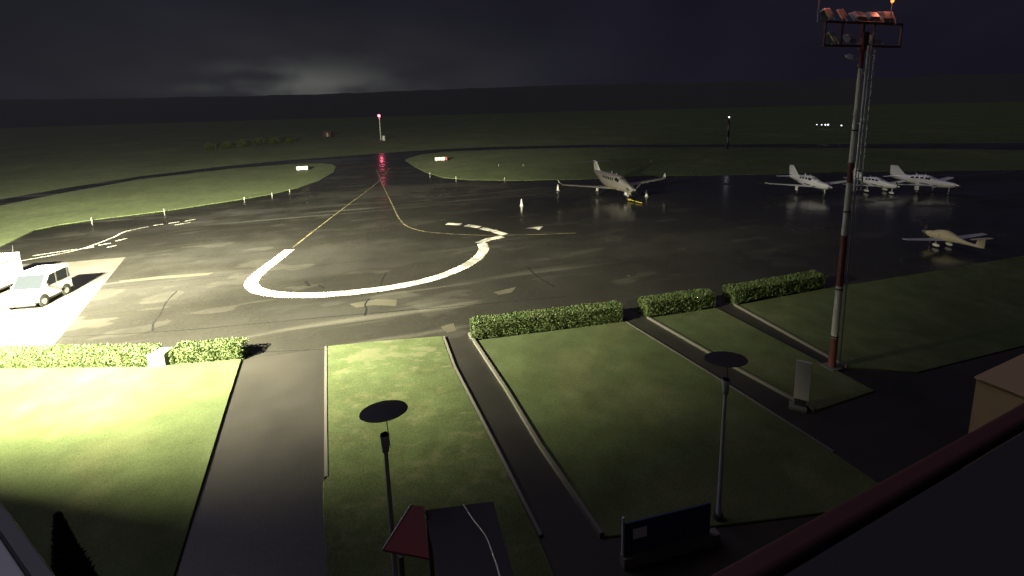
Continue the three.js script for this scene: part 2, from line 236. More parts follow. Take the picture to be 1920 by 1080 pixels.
kerb([[-4.03, -25.07], [-3.04, -21.82], [-0.68, -15.62], [0.59, -12.21]], 0.1, 0.1, 'pale concrete kerb between centre lawn and footpath');
kerb([[-2.62, -25.32], [-0.47, -19.67], [0.79, -16.07], [2.20, -12.58], [2.37, -12.15]], 0.17, 0.12, 'raised concrete kerb along the wide middle lawn');
kerb([[6.49, -26.35], [9.15, -20.48], [11.32, -15.34]], 0.08, 0.09, 'kerb on the far side of the wide middle lawn');
kerb([[7.88, -26.85], [10.41, -21.16], [12.10, -17.71]], 0.14, 0.1, 'kerb beside the small dim lawn');
kerb([[13.76, -28.36], [15.66, -20.90]], 0.14, 0.1, 'kerb beside the unlit lawn');

// far hills
{
  const n = 260, pos = [], idx = [];
  for (let i = 0; i <= n; i++) {
    const a = -1.25 + 2.5 * i / n, px = Math.tan(a);
    const hgt = (R, s, amp) => amp * (0.35 + 0.65 * fbm(a * 3.2 + s, 1.7, 5, 71));
    const ridge = 78 + 40 * Math.exp(-Math.pow((a - 0.05) / 0.5, 2)) + hgt(1, 2, 26);
    for (const [d, h] of [[1500, -2], [1900, ridge * 0.35], [2350, ridge * 0.8], [2700, ridge], [3300, ridge * 0.4], [3800, -4]]) pos.push(Math.sin(a) * d, h + (h > 0 ? 8 * (fbm(a * 40, d * 0.01, 3, 73) - 0.5) : 0), -Math.cos(a) * d);
    if (i) for (let k = 0; k < 5; k++) { const p = (i - 1) * 6 + k, q = i * 6 + k; idx.push(p, q, p + 1, p + 1, q, q + 1); }
  }
  const g = new THREE.BufferGeometry(); g.setAttribute('position', new THREE.Float32BufferAttribute(pos, 3)); g.setIndex(idx); g.computeVertexNormals();
  struct(part('hills', g, M.hill, scene), 'dark wooded hills beyond the airfield');
}

// ---------------------------------------------------------------- left flood mast (lights the apron; stands outside the frame)
const LM = [-27, -9.5], LH = 14.2;
{
  const t = thing('floodlight_mast', 'tall grey floodlight mast with lit lamps beside the bright lawn', 'light mast', LM[0] - 0.13, LM[1] + 0.64, -0.2);
  part('pole', bar([0, 0, 0], [0, LH + 0.9, 0], 0.2, 0.12, 16), M.galv, t);
  part('base_plate', box(-0.4, 0.4, 0, 0.12, -0.4, 0.4, 0.02), M.concrete, t);
  part('crossbar', beam([-1.9, LH + 0.75, -0.16], [1.9, LH + 0.75, -0.16], 0.1, 0.1), M.galv, t);
  part('added_shield_plate', box(-2.4, 2.4, LH - 0.52, LH + 0.7, -0.44, -0.42), M.darkmetal, t);  // added plate, stops light thrown back toward the terminal
  part('added_visor', box(-2.4, 2.4, LH - 0.52, LH - 0.5, -1.02, -0.445), M.darkmetal, t);  // added lip, shapes the soft light cut-off on the near lawns
  part('added_hood', [box(-0.1, 1.9, LH - 0.23, LH + 0.5, -1.66, -1.64), box(1.88, 1.9, LH - 0.23, LH + 0.5, -1.639, -0.445)], M.darkmetal, t);  // added flaps, dim the shallow rays toward the far apron
  for (const x of [-0.9, 0.9]) {
    const h = part('lamp_housing', box(x - 0.32, x + 0.32, LH - 0.2, LH + 0.24, -0.4, -0.22, 0.04), M.grey, t);
    part('lamp_glass', box(x - 0.28, x + 0.28, LH - 0.16, LH + 0.2, -0.455, -0.445), mat(0.9, 0.9, 0.85, 0.3, { emissive: new THREE.Color(1, 0.95, 0.8), emissiveIntensity: 12 }), h);
  }
  const warm = new THREE.Color(1, 0.95, 0.64);
  const wide = new THREE.SpotLight(warm, 62000, 0, 1.27, 1, 2); wide.position.set(0.9, LH, -0.65); wide.target.position.set(-26.8, 0, -32); wide.shadow.radius = 7; wide.castShadow = true; t.add(wide); scene.add(wide.target);
  const far = new THREE.SpotLight(warm, 92000, 0, 0.74, 1, 2); far.position.set(-0.9, LH, -0.65); far.target.position.set(-42, 0, -85); far.shadow.radius = 7; far.castShadow = true; t.add(far); scene.add(far.target);
}

// ---------------------------------------------------------------- right mast: banded pole, ladder, unlit floodlights, orange obstruction lamps
{
  const [mx, mz] = [14.95, -20.94];
  const t = thing('floodlight_mast', 'red and white banded mast with ladder and unlit floodlights', 'light mast', mx, mz, rad(17.5));
  const bands = [[0, 1.55, 'r'], [1.55, 4.1, 'w'], [4.1, 6.5, 'r'], [6.5, 8.9, 'w'], [8.9, 9.8, 'r'], [9.8, 13.8, 'w'], [13.8, 15.2, 'r']];
  const rr = h => 0.16 - 0.005 * h;
  for (const [a, b, c] of bands) { const p = part('pole_band', bar([0, a, 0], [0, b, 0], rr(a), rr(b), 16), c === 'r' ? M.mastRed : M.mastWhite, t); p.userData.label = c === 'r' ? 'red band of the pole' : 'white band of the pole'; }
  for (const h of [1.62, 3.95, 7.6, 11.2]) part('collar', new THREE.CylinderGeometry(rr(h) + 0.025, rr(h) + 0.025, 0.07, 16).translate(0, h, 0), M.darkmetal, t);
  part('base_plate', box(-0.35, 0.35, 0, 0.1, -0.35, 0.35, 0.02), M.concrete, t);
  part('conduit', bar([0.36, 0.3, 0.1], [0.24, 8.6, 0.1], 0.035, 0.035, 6), M.galv, t);
  const ld = part('ladder', [bar([-0.14, 8.6, 0.34], [-0.14, 14.7, 0.34], 0.036), bar([0.03, 8.6, 0.34], [0.03, 14.7, 0.34], 0.026), bar([0.27, 8.6, 0.34], [0.27, 14.55, 0.34], 0.036)], M.ladder, t);
  for (let h = 8.8; h < 14.6; h += 0.345) part('rung', bar([-0.14, h, 0.34], [0.27, h, 0.34], 0.024, 0.024, 6), M.ladder, ld);
  for (const h of [9.4, 11.5, 13.6]) { part('bracket', bar([0, h, 0], [-0.1, h, 0.34], 0.02, 0.02, 6), M.galv, t); part('peg', bar([-0.05, h + 0.2, 0], [-0.28, h + 0.42, 0.02], 0.015, 0.015, 6), M.galv, t); }
  part('head_box', box(-0.13, 0.17, 14.55, 15.3, -0.1, 0.12, 0.02), M.mastRed, t);
  const fr = part('head_frame', [beam([-2.2, 15.65, 0], [2.2, 15.65, 0], 0.07, 0.09), beam([-2.2, 14.72, 0], [2.2, 14.72, 0], 0.07, 0.09), beam([-2.17, 14.72, 0.005], [-2.17, 15.65, 0.005], 0.06, 0.06), beam([-1.25, 14.72, 0.005], [-1.25, 15.65, 0.005], 0.06, 0.06), beam([0.55, 14.72, 0.005], [0.55, 15.65, 0.005], 0.06, 0.06), beam([2.17, 14.72, 0.005], [2.17, 15.65, 0.005], 0.06, 0.06), beam([0, 14.6, -0.06], [0, 15.7, -0.06], 0.1, 0.1)], M.mastRed, t);
  const flood = (x, y, tilt, pan, s = 1) => { x *= 1.22; s *= 1.18;
    const g = new RoundedBoxGeometry(0.62 * s, 0.42 * s, 0.2 * s, 2, 0.05); const p = g.attributes.position; for (let i = 0; i < p.count; i++) if (p.getZ(i) > 0) { p.setX(i, p.getX(i) * 0.72); p.setY(i, p.getY(i) * 0.7); } g.computeVertexNormals();
    const f = part('floodlight', g, M.grey, t); f.position.set(x, y, -0.12); f.rotation.set(tilt, pan, 0, 'YXZ');
    part('lens', new THREE.BoxGeometry(0.54 * s, 0.35 * s, 0.012).translate(0, 0, -0.104 * s), M.glass, f);
    part('yoke', [bar([-0.33 * s, 0, 0], [-0.33 * s, -0.3 * s, 0.02], 0.014, 0.014, 6), bar([0.33 * s, 0, 0], [0.33 * s, -0.3 * s, 0.02], 0.014, 0.014, 6), bar([-0.33 * s, -0.3 * s, 0.02], [0.33 * s, -0.3 * s, 0.02], 0.014, 0.014, 6)], M.galv, f);
  };
  flood(-1.62, 15.98, -0.5, 0.9); flood(-0.95, 15.98, -0.5, 0.65); flood(-0.2, 15.95, -0.7, 0.1); flood(0.42, 15.95, -0.7, -0.05); flood(1.12, 15.98, -0.3, -0.1);
  flood(-1.3, 15.08, -0.5, 0.8); flood(-0.5, 15.05, -0.6, 0.2, 0.85); flood(0.62, 15.05, -0.6, -0.1, 0.85); flood(-0.38, 14.3, -0.9, 0.3, 0.7);
  for (const [x, y] of [[-2.6, 16.65], [1.45, 16.62]]) {
    const arm = part('lamp_arm', [bar([x, 15.65, 0], [x, y - 0.1, 0], 0.022, 0.022, 6), beam([Math.min(x, x > 0 ? x - 0.1 : x), 15.65, 0.002], [x > 0 ? x + 0.1 : -2.2, 15.65, 0.002], 0.05, 0.05)], M.galv, t);
    part('obstruction_lamp', new THREE.CapsuleGeometry(0.06, 0.08, 4, 10).translate(x, y, 0), mat(0.8, 0.3, 0.1, 0.3, { emissive: new THREE.Color(1, 0.2, 0.03), emissiveIntensity: 4 }), arm);
    const l = new THREE.PointLight(new THREE.Color(1, 0.25, 0.14), 2.6, 0, 2); l.position.set(x, y, 0); l.shadow.radius = 2; l.castShadow = true; t.add(l);
  }
}

// ---------------------------------------------------------------- hedges
M.hedgeCore = mat(0.065, 0.085, 0.03, 1);
M.leaf = new THREE.MeshPhysicalMaterial({ color: 0xffffff, roughness: 0.65, side: THREE.DoubleSide });
const leafGeo = (() => { const g = new THREE.BufferGeometry(); g.setAttribute('position', new THREE.Float32BufferAttribute([0, 0, 0, 0.03, 0.04, 0.008, 0, 0.09, 0, -0.03, 0.04, 0.008, 0, 0.045, -0.006], 3)); g.setIndex([0, 1, 4, 1, 2, 4, 2, 3, 4, 3, 0, 4]); g.computeVertexNormals(); return g; })();
function hedge(a, b, w, h, label, seed) {
  const dx = b[0] - a[0], dz = b[1] - a[1], L = Math.hypot(dx, dz), t = thing('clipped_hedge', label, 'hedge', a[0], a[1], Math.atan2(-dz, dx), 'clipped box hedges along the apron');
  const R = rng(seed);
  part('stems', box(0.12, L - 0.12, 0, h - 0.1, -w + 0.12, -0.12, 0.05), M.hedgeCore, t);
  const n = Math.floor(L * (w + 2 * h) * 420 + w * h * 840), im = new THREE.InstancedMesh(leafGeo, M.leaf, n), m = new THREE.Matrix4(), q = new THREE.Quaternion(), c = new THREE.Color(), up = V(0, 1, 0);
  const aTop = L * w, aF = L * h, aE = w * h, tot = aTop + 2 * aF + 2 * aE;
  for (let i = 0; i < n; i++) {
    let r = R() * tot, p, nr; const bump = (u, v) => 0.17 * (fbm(u * 1.9, v * 1.9, 4, seed) - 0.5);
    if (r < aTop) { const x = R() * L, z = -R() * w; p = V(x, h + bump(x, z + 9), z); nr = V(0, 1, 0); }
    else if (r < aTop + aF) { const x = R() * L, y = R() * h, e = fbm(x * 1.7, y * 2.4, 3, seed + 4); if (y < 0.14 && e > 0.48) { p = V(x, y + 0.1, -0.12); } else p = V(x, y, -0.02 + 0.14 * (e - 0.5)); nr = V(0, 0.1, 1); }
    else if (r < aTop + 2 * aF) { const x = R() * L, y = R() * h; p = V(x, y, -w + bump(x, y + 20)); nr = V(0, 0.1, -1); }
    else if (r < aTop + 2 * aF + aE) { const z = -R() * w, y = R() * h; p = V(bump(z, y), y, z); nr = V(-1, 0.1, 0); }
    else { const z = -R() * w, y = R() * h; p = V(L + bump(z, y), y, z); nr = V(1, 0.1, 0); }
    p.addScaledVector(nr, -0.09 * R() * R());
    nr.add(V(R() - 0.5, R() - 0.5, R() - 0.5).multiplyScalar(1.5)).normalize();
    q.setFromUnitVectors(up, nr.clone().add(V(0, 0.6, 0)).normalize()); q.multiply(new THREE.Quaternion().setFromAxisAngle(up, R() * 6.28));
    const s = 0.45 + 0.95 * R(); m.compose(p, q, V(s, s, s)); im.setMatrixAt(i, m);
    const k = 0.55 + 0.8 * R(), yl = R() < 0.15 ? 0.03 : 0; im.setColorAt(i, c.setRGB((0.055 + yl) * k, (0.085 + yl) * k, 0.024 * k));
  }
  im.name = 'leaves'; im.userData.kind = 'stuff'; t.add(im);
}
hedge([-29.40, -22.71], [-18.61, -22.54], 0.95, 0.85, 'long clipped hedge ending at the small concrete cabinet', 201);
hedge([-17.57, -22.64], [-14.26, -23.05], 0.95, 0.85, 'short bright clipped hedge between the concrete cabinet and the footpath', 202);
hedge([-2.35, -24.54], [6.30, -26.36], 0.95, 0.95, 'clipped hedge at the head of the wide middle lawn', 203);
hedge([7.79, -26.78], [12.38, -28.04], 0.95, 0.95, 'short clipped hedge at the head of the small dim lawn', 204);
hedge([13.72, -28.36], [20.96, -30.75], 0.95, 0.95, 'dark clipped hedge behind the banded mast', 205);
{
  const [x, z] = [-18.63, -22.49]; const t = thing('utility_cabinet', 'small pale concrete cabinet standing between two clipped hedges', 'cabinet', x, z, 0.1);
  part('body', box(0, 0.82, 0, 0.68, -0.7, 0, 0.03), M.kerb, t); part('lid', box(-0.04, 0.86, 0.683, 0.77, -0.74, 0.04, 0.03), M.kerb, t);
}

// ---------------------------------------------------------------- garden lamps: post, upward lamp head, round reflector plate
function discLamp(x, z, label, tilt) {
  const t = thing('reflector_lamp', label, 'street lamp', x, z, 0, 'reflector lamps on the lawns');
  part('post', bar([0, 0, 0], [0, 4.35, 0], 0.075, 0.05, 14), M.galv, t);
  part('base', new THREE.CylinderGeometry(0.13, 0.16, 0.25, 16).translate(0, 0.125, 0), M.darkmetal, t);
  const hd = part('lamp_head', new THREE.LatheGeometry([[0.001, 4.2], [0.085, 4.22], [0.1, 4.5], [0.12, 4.66], [0.001, 4.67]].map(p => new THREE.Vector2(...p)), 18), M.galv, t);
  part('lens', new THREE.CylinderGeometry(0.1, 0.1, 0.012, 18).translate(0, 4.682, 0), M.glass, hd);
  part('stay', bar([0.11, 4.3, -0.02], [0.03, 5.24, -0.12], 0.012, 0.012, 6), M.darkmetal, t);
  const d = part('reflector_plate', new THREE.LatheGeometry([[0.001, 0.03], [0.3, 0.024], [0.57, 0], [0.585, -0.02], [0.57, -0.03], [0.3, -0.008], [0.001, 0]].map(p => new THREE.Vector2(...p)), 40), M.black, t);
  d.position.set(0, 5.27, -0.1); d.rotation.set(tilt, 0, 0.05);
}
discLamp(...[-3.30, -10.64], 'reflector lamp on the centre lawn beside the red shelter panel', -0.16);
discLamp(...[6.02, -12.65], 'dim reflector lamp on the wide middle lawn toward the white panel', -0.14);

// ---------------------------------------------------------------- small hipped roof shelter, notice board, white panel
{
  const ra = [-2.23, -9.79], rb = [-0.64, -10.00], rc = [-0.12, -8.14], rd = [-1.67, -8.18], pa = [-2.57, -9.89], pb = [-2.24, -9.74], pc = [-2.00, -8.85], pd = [-3.15, -9.37], po = [-2.89, -10.38];
  const cx = (ra[0] + rc[0]) / 2, cz = (ra[1] + rc[1]) / 2; const t = thing('garden_shelter', 'small shelter with a roof toned dark for shade and a glossy red side panel', 'shelter', cx, cz);
  const P = (p, y) => [p[0] - cx, y, p[1] - cz];
  const face = (pts, name, mt) => { const pos = []; const lo = pts.map(p => [p[0], p[1] - 0.05, p[2]]); const tri = (a, b, c) => pos.push(...a, ...b, ...c); for (let i = 2; i < pts.length; i++) { tri(pts[0], pts[i], pts[i - 1]); tri(lo[0], lo[i - 1], lo[i]); } pts.forEach((p, i) => { const j = (i + 1) % pts.length; tri(p, pts[j], lo[i]); tri(pts[j], lo[j], lo[i]); }); const g = new THREE.BufferGeometry(); g.setAttribute('position', new THREE.Float32BufferAttribute(pos, 3)); g.computeVertexNormals(); return part(name, g, mt, t); };
  const rf = face([P(ra, 3.3), P(rb, 3.3), P(rc, 3.1), P(rd, 3.1)], 'shade_toned_roof', M.roof); rf.userData.label = 'flat roof sheet toned dark for shade';  // near-black colour stands in for an unlit roof face
  const pl = V(pc[0] - pa[0], -0.36, pc[1] - pa[1]).cross(V(pd[0] - pa[0], -0.66, pd[1] - pa[1])), pby = 3.36 - (pl.x * (pb[0] - pa[0]) + pl.z * (pb[1] - pa[1])) / pl.y;
  const rp = face([P(pa, 3.36), P(pb, pby), P(pc, 3.0), P(pd, 2.7)], 'side_panel', M.gloss); rp.userData.label = 'glossy red sloping side panel';
  part('edge_trim', bar(P(pa, 3.37), P(pd, 2.71), 0.022), M.galv, t);
  for (const [q, h] of [[[pd[0] * 0.6 + pc[0] * 0.4, pd[1] * 0.6 + pc[1] * 0.4], 2.75], [[rb[0] - 0.12, rb[1] + 0.1], 3.24], [[ra[0] + 0.1, ra[1] + 0.12], 3.24], [[rc[0] - 0.12, rc[1] - 0.1], 3.04], [[rd[0] + 0.1, rd[1] - 0.1], 3.04]]) part('post', bar(P(q, 0), P(q, h), 0.06, 0.06, 12), M.kerb, t);
}
{
  const a = [2.76, -11.24], b = [5.70, -11.95]; const t = thing('notice_board', 'dark blue board with a white sheet on a low concrete wall', 'notice board', a[0], a[1], Math.atan2(a[1] - b[1], b[0] - a[0])); const L = Math.hypot(b[0] - a[0], b[1] - a[1]);
  part('plinth', [box(0, L * 0.42, 0, 0.34, -0.14, 0.14, 0.02), box(L * 0.42 + 0.02, L, 0, 0.34, -0.13, 0.13, 0.02)], M.kerb, t);
  part('panel', box(0.05, L - 0.3, 0.36, 1.35, -0.03, 0.03, 0.01), M.board, t);
  part('post', box(-0.01, 0.045, 0.345, 1.55, -0.03, 0.03), M.galv, t);
  part('paper_sheet', box(0.3, 0.72, 0.82, 1.14, 0.034, 0.04), M.paper, t);
}
{
  const [x, z] = [11.58, -18.02]; const t = thing('information_panel', 'tall white panel on a concrete foot at the small lawn corner', 'panel', x, z, -0.55);
  part('foot', box(-0.28, 0.36, 0, 0.14, -0.2, 0.3, 0.02), M.kerb, t); part('support', box(-0.1, 0.3, 0.14, 0.42, -0.06, 0.06), M.darkmetal, t); part('panel', box(-0.14, 0.4, 0.42, 2.1, -0.05, 0.05, 0.015), mat(0.42, 0.42, 0.38, 0.6), t);
}
// ---------------------------------------------------------------- terminal under the camera
{
  const a = [0.76, -1.65], b = [3.17, -2.72]; const L0 = Math.hypot(b[0] - a[0], b[1] - a[1]), ux = (b[0] - a[0]) / L0, uz = (b[1] - a[1]) / L0, turn = Math.atan2(-uz, ux);
  const t = thing('terminal_building', 'terminal building with dark flat roof and red gutter below the viewpoint', 'building', a[0], a[1], turn);
  part('wall', box(-9, 5.2, 0, 10.25, 0.25, 12, 0), M.plaster, t);
  part('roof', box(-9.3, 5.2, 10.26, 10.5, 0.06, 12.3, 0.02), M.roof, t);
  part('gutter', box(-9.3, 5.2, 10.44, 10.53, -0.06, 0.045, 0.03), M.gutter, t);
  part('camera_pole', bar([-0.6, 10.5, 2.2], [-0.6, 12.1, 2.2], 0.04), M.galv, t);
  const w = [11.08, -10.05]; const t2 = thing('building_wing', 'tan plastered wing of the terminal at the roof end', 'building', w[0], w[1], turn);
  part('wall', box(0, 9, 0, 5.9, -0.4, 3, 0), M.plaster, t2); part('coping', box(-0.05, 9.05, 5.905, 5.97, -0.43, 3.03, 0.02), M.plaster, t2);
}
// cable running from the terminal toward the shelter
{
  const t = tag(part('overhead_cable', new THREE.TubeGeometry(new THREE.CatmullRomCurve3([[-1.30, -9.60], [-0.98, -8.49], [-0.63, -7.30], [-0.43, -6.18], [-0.27, -5.01], [-0.05, -1.2]].map((p, i) => V(p[0], [3.6, 4.3, 5.1, 5.9, 6.8, 10.3][i], p[1]))), 40, 0.012, 6), M.galv, scene), 'thin pale cable sloping down to the dark shelter roof', 'cable');
}
// conifer and porch canopy at the terminal's corner
{
  const [x, z] = [-8.44, -7.64]; const t = thing('conifer_tree', 'dark narrow conifer growing beside the terminal', 'tree', x, z);
  part('trunk', bar([0, 0, 0], [0, 4.9, 0], 0.12, 0.02, 10), mat(0.06, 0.045, 0.03, 0.9), t);
  const R = rng(77), n = 15000, im = new THREE.InstancedMesh(leafGeo, M.leaf, n), m = new THREE.Matrix4(), q = new THREE.Quaternion(), c = new THREE.Color(), up = V(0, 1, 0);
  for (let i = 0; i < n; i++) { const y = 0.3 + 5.1 * Math.pow(R(), 1.15), a = R() * 6.28, lob = 0.75 + 0.5 * fbm(a * 2 + 3, y * 1.6, 3, 5), rr = 0.85 * (1 - y / 5.45) * lob * (0.55 + 0.45 * Math.sqrt(R())); const p = V(Math.cos(a) * rr, y, Math.sin(a) * rr); q.setFromUnitVectors(up, V(Math.cos(a) + (R() - 0.5), 0.8 + R(), Math.sin(a) + (R() - 0.5)).normalize()); const s = (0.9 + R()) * (1.1 - y * 0.12); m.compose(p, q, V(s, s * 1.3, s)); im.setMatrixAt(i, m); const k = 0.5 + 0.8 * R(); im.setColorAt(i, c.setRGB(0.04 * k, 0.065 * k, 0.028 * k)); }
  im.name = 'crown'; im.userData.kind = 'stuff'; t.add(im);
}
{
  const a = [-8.03, -6.38], b = [-6.45, -5.40]; const L = Math.hypot(b[0] - a[0], b[1] - a[1]); const t = thing('porch_canopy', 'pale canopy sheet with a dark edge beam near the conifer', 'canopy', a[0], a[1], Math.atan2(a[1] - b[1], b[0] - a[0]));
  part('edge_beam', box(-0.4, L + 1, 6.35, 6.55, -0.16, 0.02, 0.02), M.darkmetal, t); part('roof_sheet', box(-0.4, L + 1, 6.36, 6.42, 0.025, 2.4, 0.01), M.grey, t);
  for (const x of [0, L + 0.6]) part('post', bar([x, 0, 2], [x, 6.34, 2], 0.06), M.darkmetal, t);
}

// ---------------------------------------------------------------- white vans
function van(x, z, turn, label, L, W, Hh, box2) {
  const t = thing('white_van', label, 'van', x, z, turn, 'white vans on the concrete stand');
  const f = L / 2, s = new THREE.Shape(); const pts = box2 ? [[f, 0.42], [f, 1.0], [f - 0.1, 1.12], [f - 0.6, 1.25], [f - 1.1, 2.0], [f - 1.3, 2.05], [f - 1.45, Hh], [-f, Hh], [-f, 0.42]] : [[f, 0.42], [f + 0.02, 0.8], [f - 0.12, 1.05], [f - 0.75, 1.18], [f - 1.45, Hh - 0.12], [f - 1.65, Hh], [-f + 0.12, Hh - 0.02], [-f, Hh - 0.16], [-f - 0.02, 0.42]];
  s.moveTo(...pts[0]); pts.slice(1).forEach(p => s.lineTo(...p)); s.closePath();
  const ex = (shape, d, b) => { const g = new THREE.ExtrudeGeometry(shape, { depth: d - 2 * b, bevelEnabled: true, bevelSize: b, bevelThickness: b, bevelSegments: 2, bevelOffset: -b }); g.translate(0, 0, -(d - 2 * b) / 2); g.rotateY(-Math.PI / 2); return g; };
  const body = part('body', ex(s, W, 0.06), M.white, t);
  const q = (p) => { const h = new THREE.Shape(p.map(v => new THREE.Vector2(...v))); return h; };
  const sideWin = box2 ? [[[f - 0.75, 1.28], [f - 1.18, 1.92], [f - 1.5, 1.92], [f - 1.5, 1.28]]] : [[[f - 0.95, 1.25], [f - 1.5, Hh - 0.25], [f - 2.0, Hh - 0.2], [f - 2.0, 1.25]], [[f - 2.1, 1.25], [f - 2.1, Hh - 0.2], [f - 3.1, Hh - 0.2], [f - 3.1, 1.25]], [[f - 3.2, 1.25], [f - 3.2, Hh - 0.2], [-f + 0.25, Hh - 0.24], [-f + 0.18, 1.25]]];
  for (const sd of [-1, 1]) for (const p of sideWin) { const g = ex(q(p), 0.02, 0.004); g.translate(sd * (W / 2 + 0.002), 0, 0); part('side_window', g, M.glass, t); }
  const ws = box2 ? [[f - 0.62, 1.26], [f - 1.08, 1.98]] : [[f - 0.78, 1.22], [f - 1.42, Hh - 0.15]];
  { const [a, b] = ws; const g = beam([0, a[1] + 0.03, a[0] + 0.03], [0, b[1] + 0.01, b[0] + 0.05], W - 0.24, 0.02); part('windscreen', g, M.glass, t); }
  const ax = f - 0.7, rx = -f + 0.7;
  for (const sd of [-1, 1]) for (const zz of [ax, rx]) {
    part('wheel_arch', new THREE.CylinderGeometry(0.43, 0.43, 0.03, 24).rotateZ(Math.PI / 2).translate(sd * (W / 2 + 0.004), 0.42, zz), M.black, t);
    const w = part('wheel', new THREE.CylinderGeometry(0.2, 0.2, 0.2, 18).rotateZ(Math.PI / 2), M.metal, t); w.position.set(sd * (W / 2 - 0.06), 0.355, zz);
    part('tyre', new THREE.TorusGeometry(0.27, 0.085, 10, 26).rotateY(Math.PI / 2).scale(1.15, 1, 1), M.rubber, w);
  }
  part('bumper', box(-W / 2 - 0.01, W / 2 + 0.01, 0.32, 0.56, f - 0.05, f + 0.09, 0.05), M.black, t);
  part('rear_bumper', box(-W / 2, W / 2, 0.32, 0.5, -f - 0.1, -f + 0.02, 0.04), M.black, t);
  part('sill', box(-W / 2 - 0.006, W / 2 + 0.006, 0.3, 0.44, rx + 0.45, ax - 0.45, 0.02), M.black, t);
  for (const sd of [-1, 1]) { part('headlight', box(sd * W * 0.36 - 0.16, sd * W * 0.36 + 0.16, 0.68, 0.88, f - 0.05, f + 0.035, 0.03), M.metal, t); part('tail_light', box(sd * (W / 2 - 0.09) - 0.06, sd * (W / 2 - 0.09) + 0.06, 0.8, 1.2, -f - 0.04, -f + 0.02, 0.01), M.stripe, t); part('mirror', box(sd * (W / 2 + 0.1) - 0.08, sd * (W / 2 + 0.1) + 0.08, 1.25, 1.45, f - 1.1, f - 1.0, 0.03), M.black, t); part('door_handle', box(sd * (W / 2 + 0.012) - 0.012, sd * (W / 2 + 0.012) + 0.012, 1.08, 1.11, f - 1.95, f - 1.8), M.black, t); }
  part('roof_beacon', new THREE.CylinderGeometry(0.07, 0.09, 0.17, 14).translate(-0.3, Hh + 0.085, f - 1.9), mat(0.45, 0.2, 0.02, 0.2), t);
  if (box2) { part('roof_rail', box(W / 2 + 0.002, W / 2 + 0.03, Hh - 0.4, Hh - 0.34, -f + 0.05, f - 1.5), M.darkmetal, t); part('side_band', box(W / 2 + 0.002, W / 2 + 0.008, Hh - 0.3, Hh - 0.12, -f + 0.15, f - 1.7), mat(0.55, 0.3, 0.3, 0.5), t); part('aerial', bar([0.7, Hh, -f + 0.2], [0.72, Hh + 0.6, -f + 0.15], 0.012, 0.008, 5), M.darkmetal, t); }
  return t;
}
{
  const fw = [-32.26, -31.25], rw = [-32.63, -33.40]; const dx = fw[0] - rw[0], dz = fw[1] - rw[1], l = Math.hypot(dx, dz), turn = Math.atan2(dx, dz); const W = 1.9;
  const cx = (fw[0] + rw[0]) / 2 - Math.cos(turn) * W / 2, cz = (fw[1] + rw[1]) / 2 + Math.sin(turn) * W / 2;
  van(cx, cz, turn, 'white van with dark side windows and a roof beacon', l + 1.3, W, 2.2, false);
  const c = [-37.88, -35.98]; van(c[0] - 1.0, c[1] + 2.7, turn, 'white box van with a dark side rail behind the windowed van', 5.4, 2.0, 2.55, true);
}

// ---------------------------------------------------------------- aircraft
function catm(st, s) { let i = 0; while (i < st.length - 2 && s > st[i + 1][0]) i++; const a = st[Math.max(i - 1, 0)], b = st[i], c = st[i + 1], d = st[Math.min(i + 2, st.length - 1)], t = clamp((s - b[0]) / (c[0] - b[0])); return b.map((_, k) => { const p0 = a[k], p1 = b[k], p2 = c[k], p3 = d[k]; const m1 = (p2 - p0) / ((c[0] - a[0]) || 1) * (c[0] - b[0]), m2 = (p3 - p1) / ((d[0] - b[0]) || 1) * (c[0] - b[0]); const t2 = t * t, t3 = t2 * t; return (2 * t3 - 3 * t2 + 1) * p1 + (t3 - 2 * t2 + t) * m1 + (-2 * t3 + 3 * t2) * p2 + (t3 - t2) * m2; }); }
// stations: [s from nose, centre height, half height, half width]; nose toward +x
function fuselage(st, x0) {
  const surf = (s, th, off = 0) => { const [, yc, ry, rz] = catm(st, s); const c = Math.cos(th), n = Math.sin(th), e = 0.88; return V(x0 - s, yc + (Math.max(ry, 0.004) + off) * Math.sign(c) * Math.pow(Math.abs(c), e), (Math.max(rz, 0.004) + off) * Math.sign(n) * Math.pow(Math.abs(n), e)); };
  const grid = (s0, s1, t0, t1, n, m, off) => { const pos = [], idx = []; for (let i = 0; i <= n; i++) for (let j = 0; j <= m; j++) { const p = surf(s0 + (s1 - s0) * i / n, t0 + (t1 - t0) * j / m, off); pos.push(p.x, p.y, p.z); } for (let i = 0; i < n; i++) for (let j = 0; j < m; j++) { const a = i * (m + 1) + j, b = a + m + 1; idx.push(a, a + 1, b, a + 1, b + 1, b); } const g = new THREE.BufferGeometry(); g.setAttribute('position', new THREE.Float32BufferAttribute(pos, 3)); g.setIndex(idx); g.computeVertexNormals(); return g; };
  const L = st[st.length - 1][0];
  return { body: grid(st[0][0], L, 0, Math.PI * 2, 60, 32, 0), patch: (s0, s1, t0, t1, off = 0.006) => { const a = grid(s0, s1, t0, t1, 4, 4, off); return a; }, surf };
}
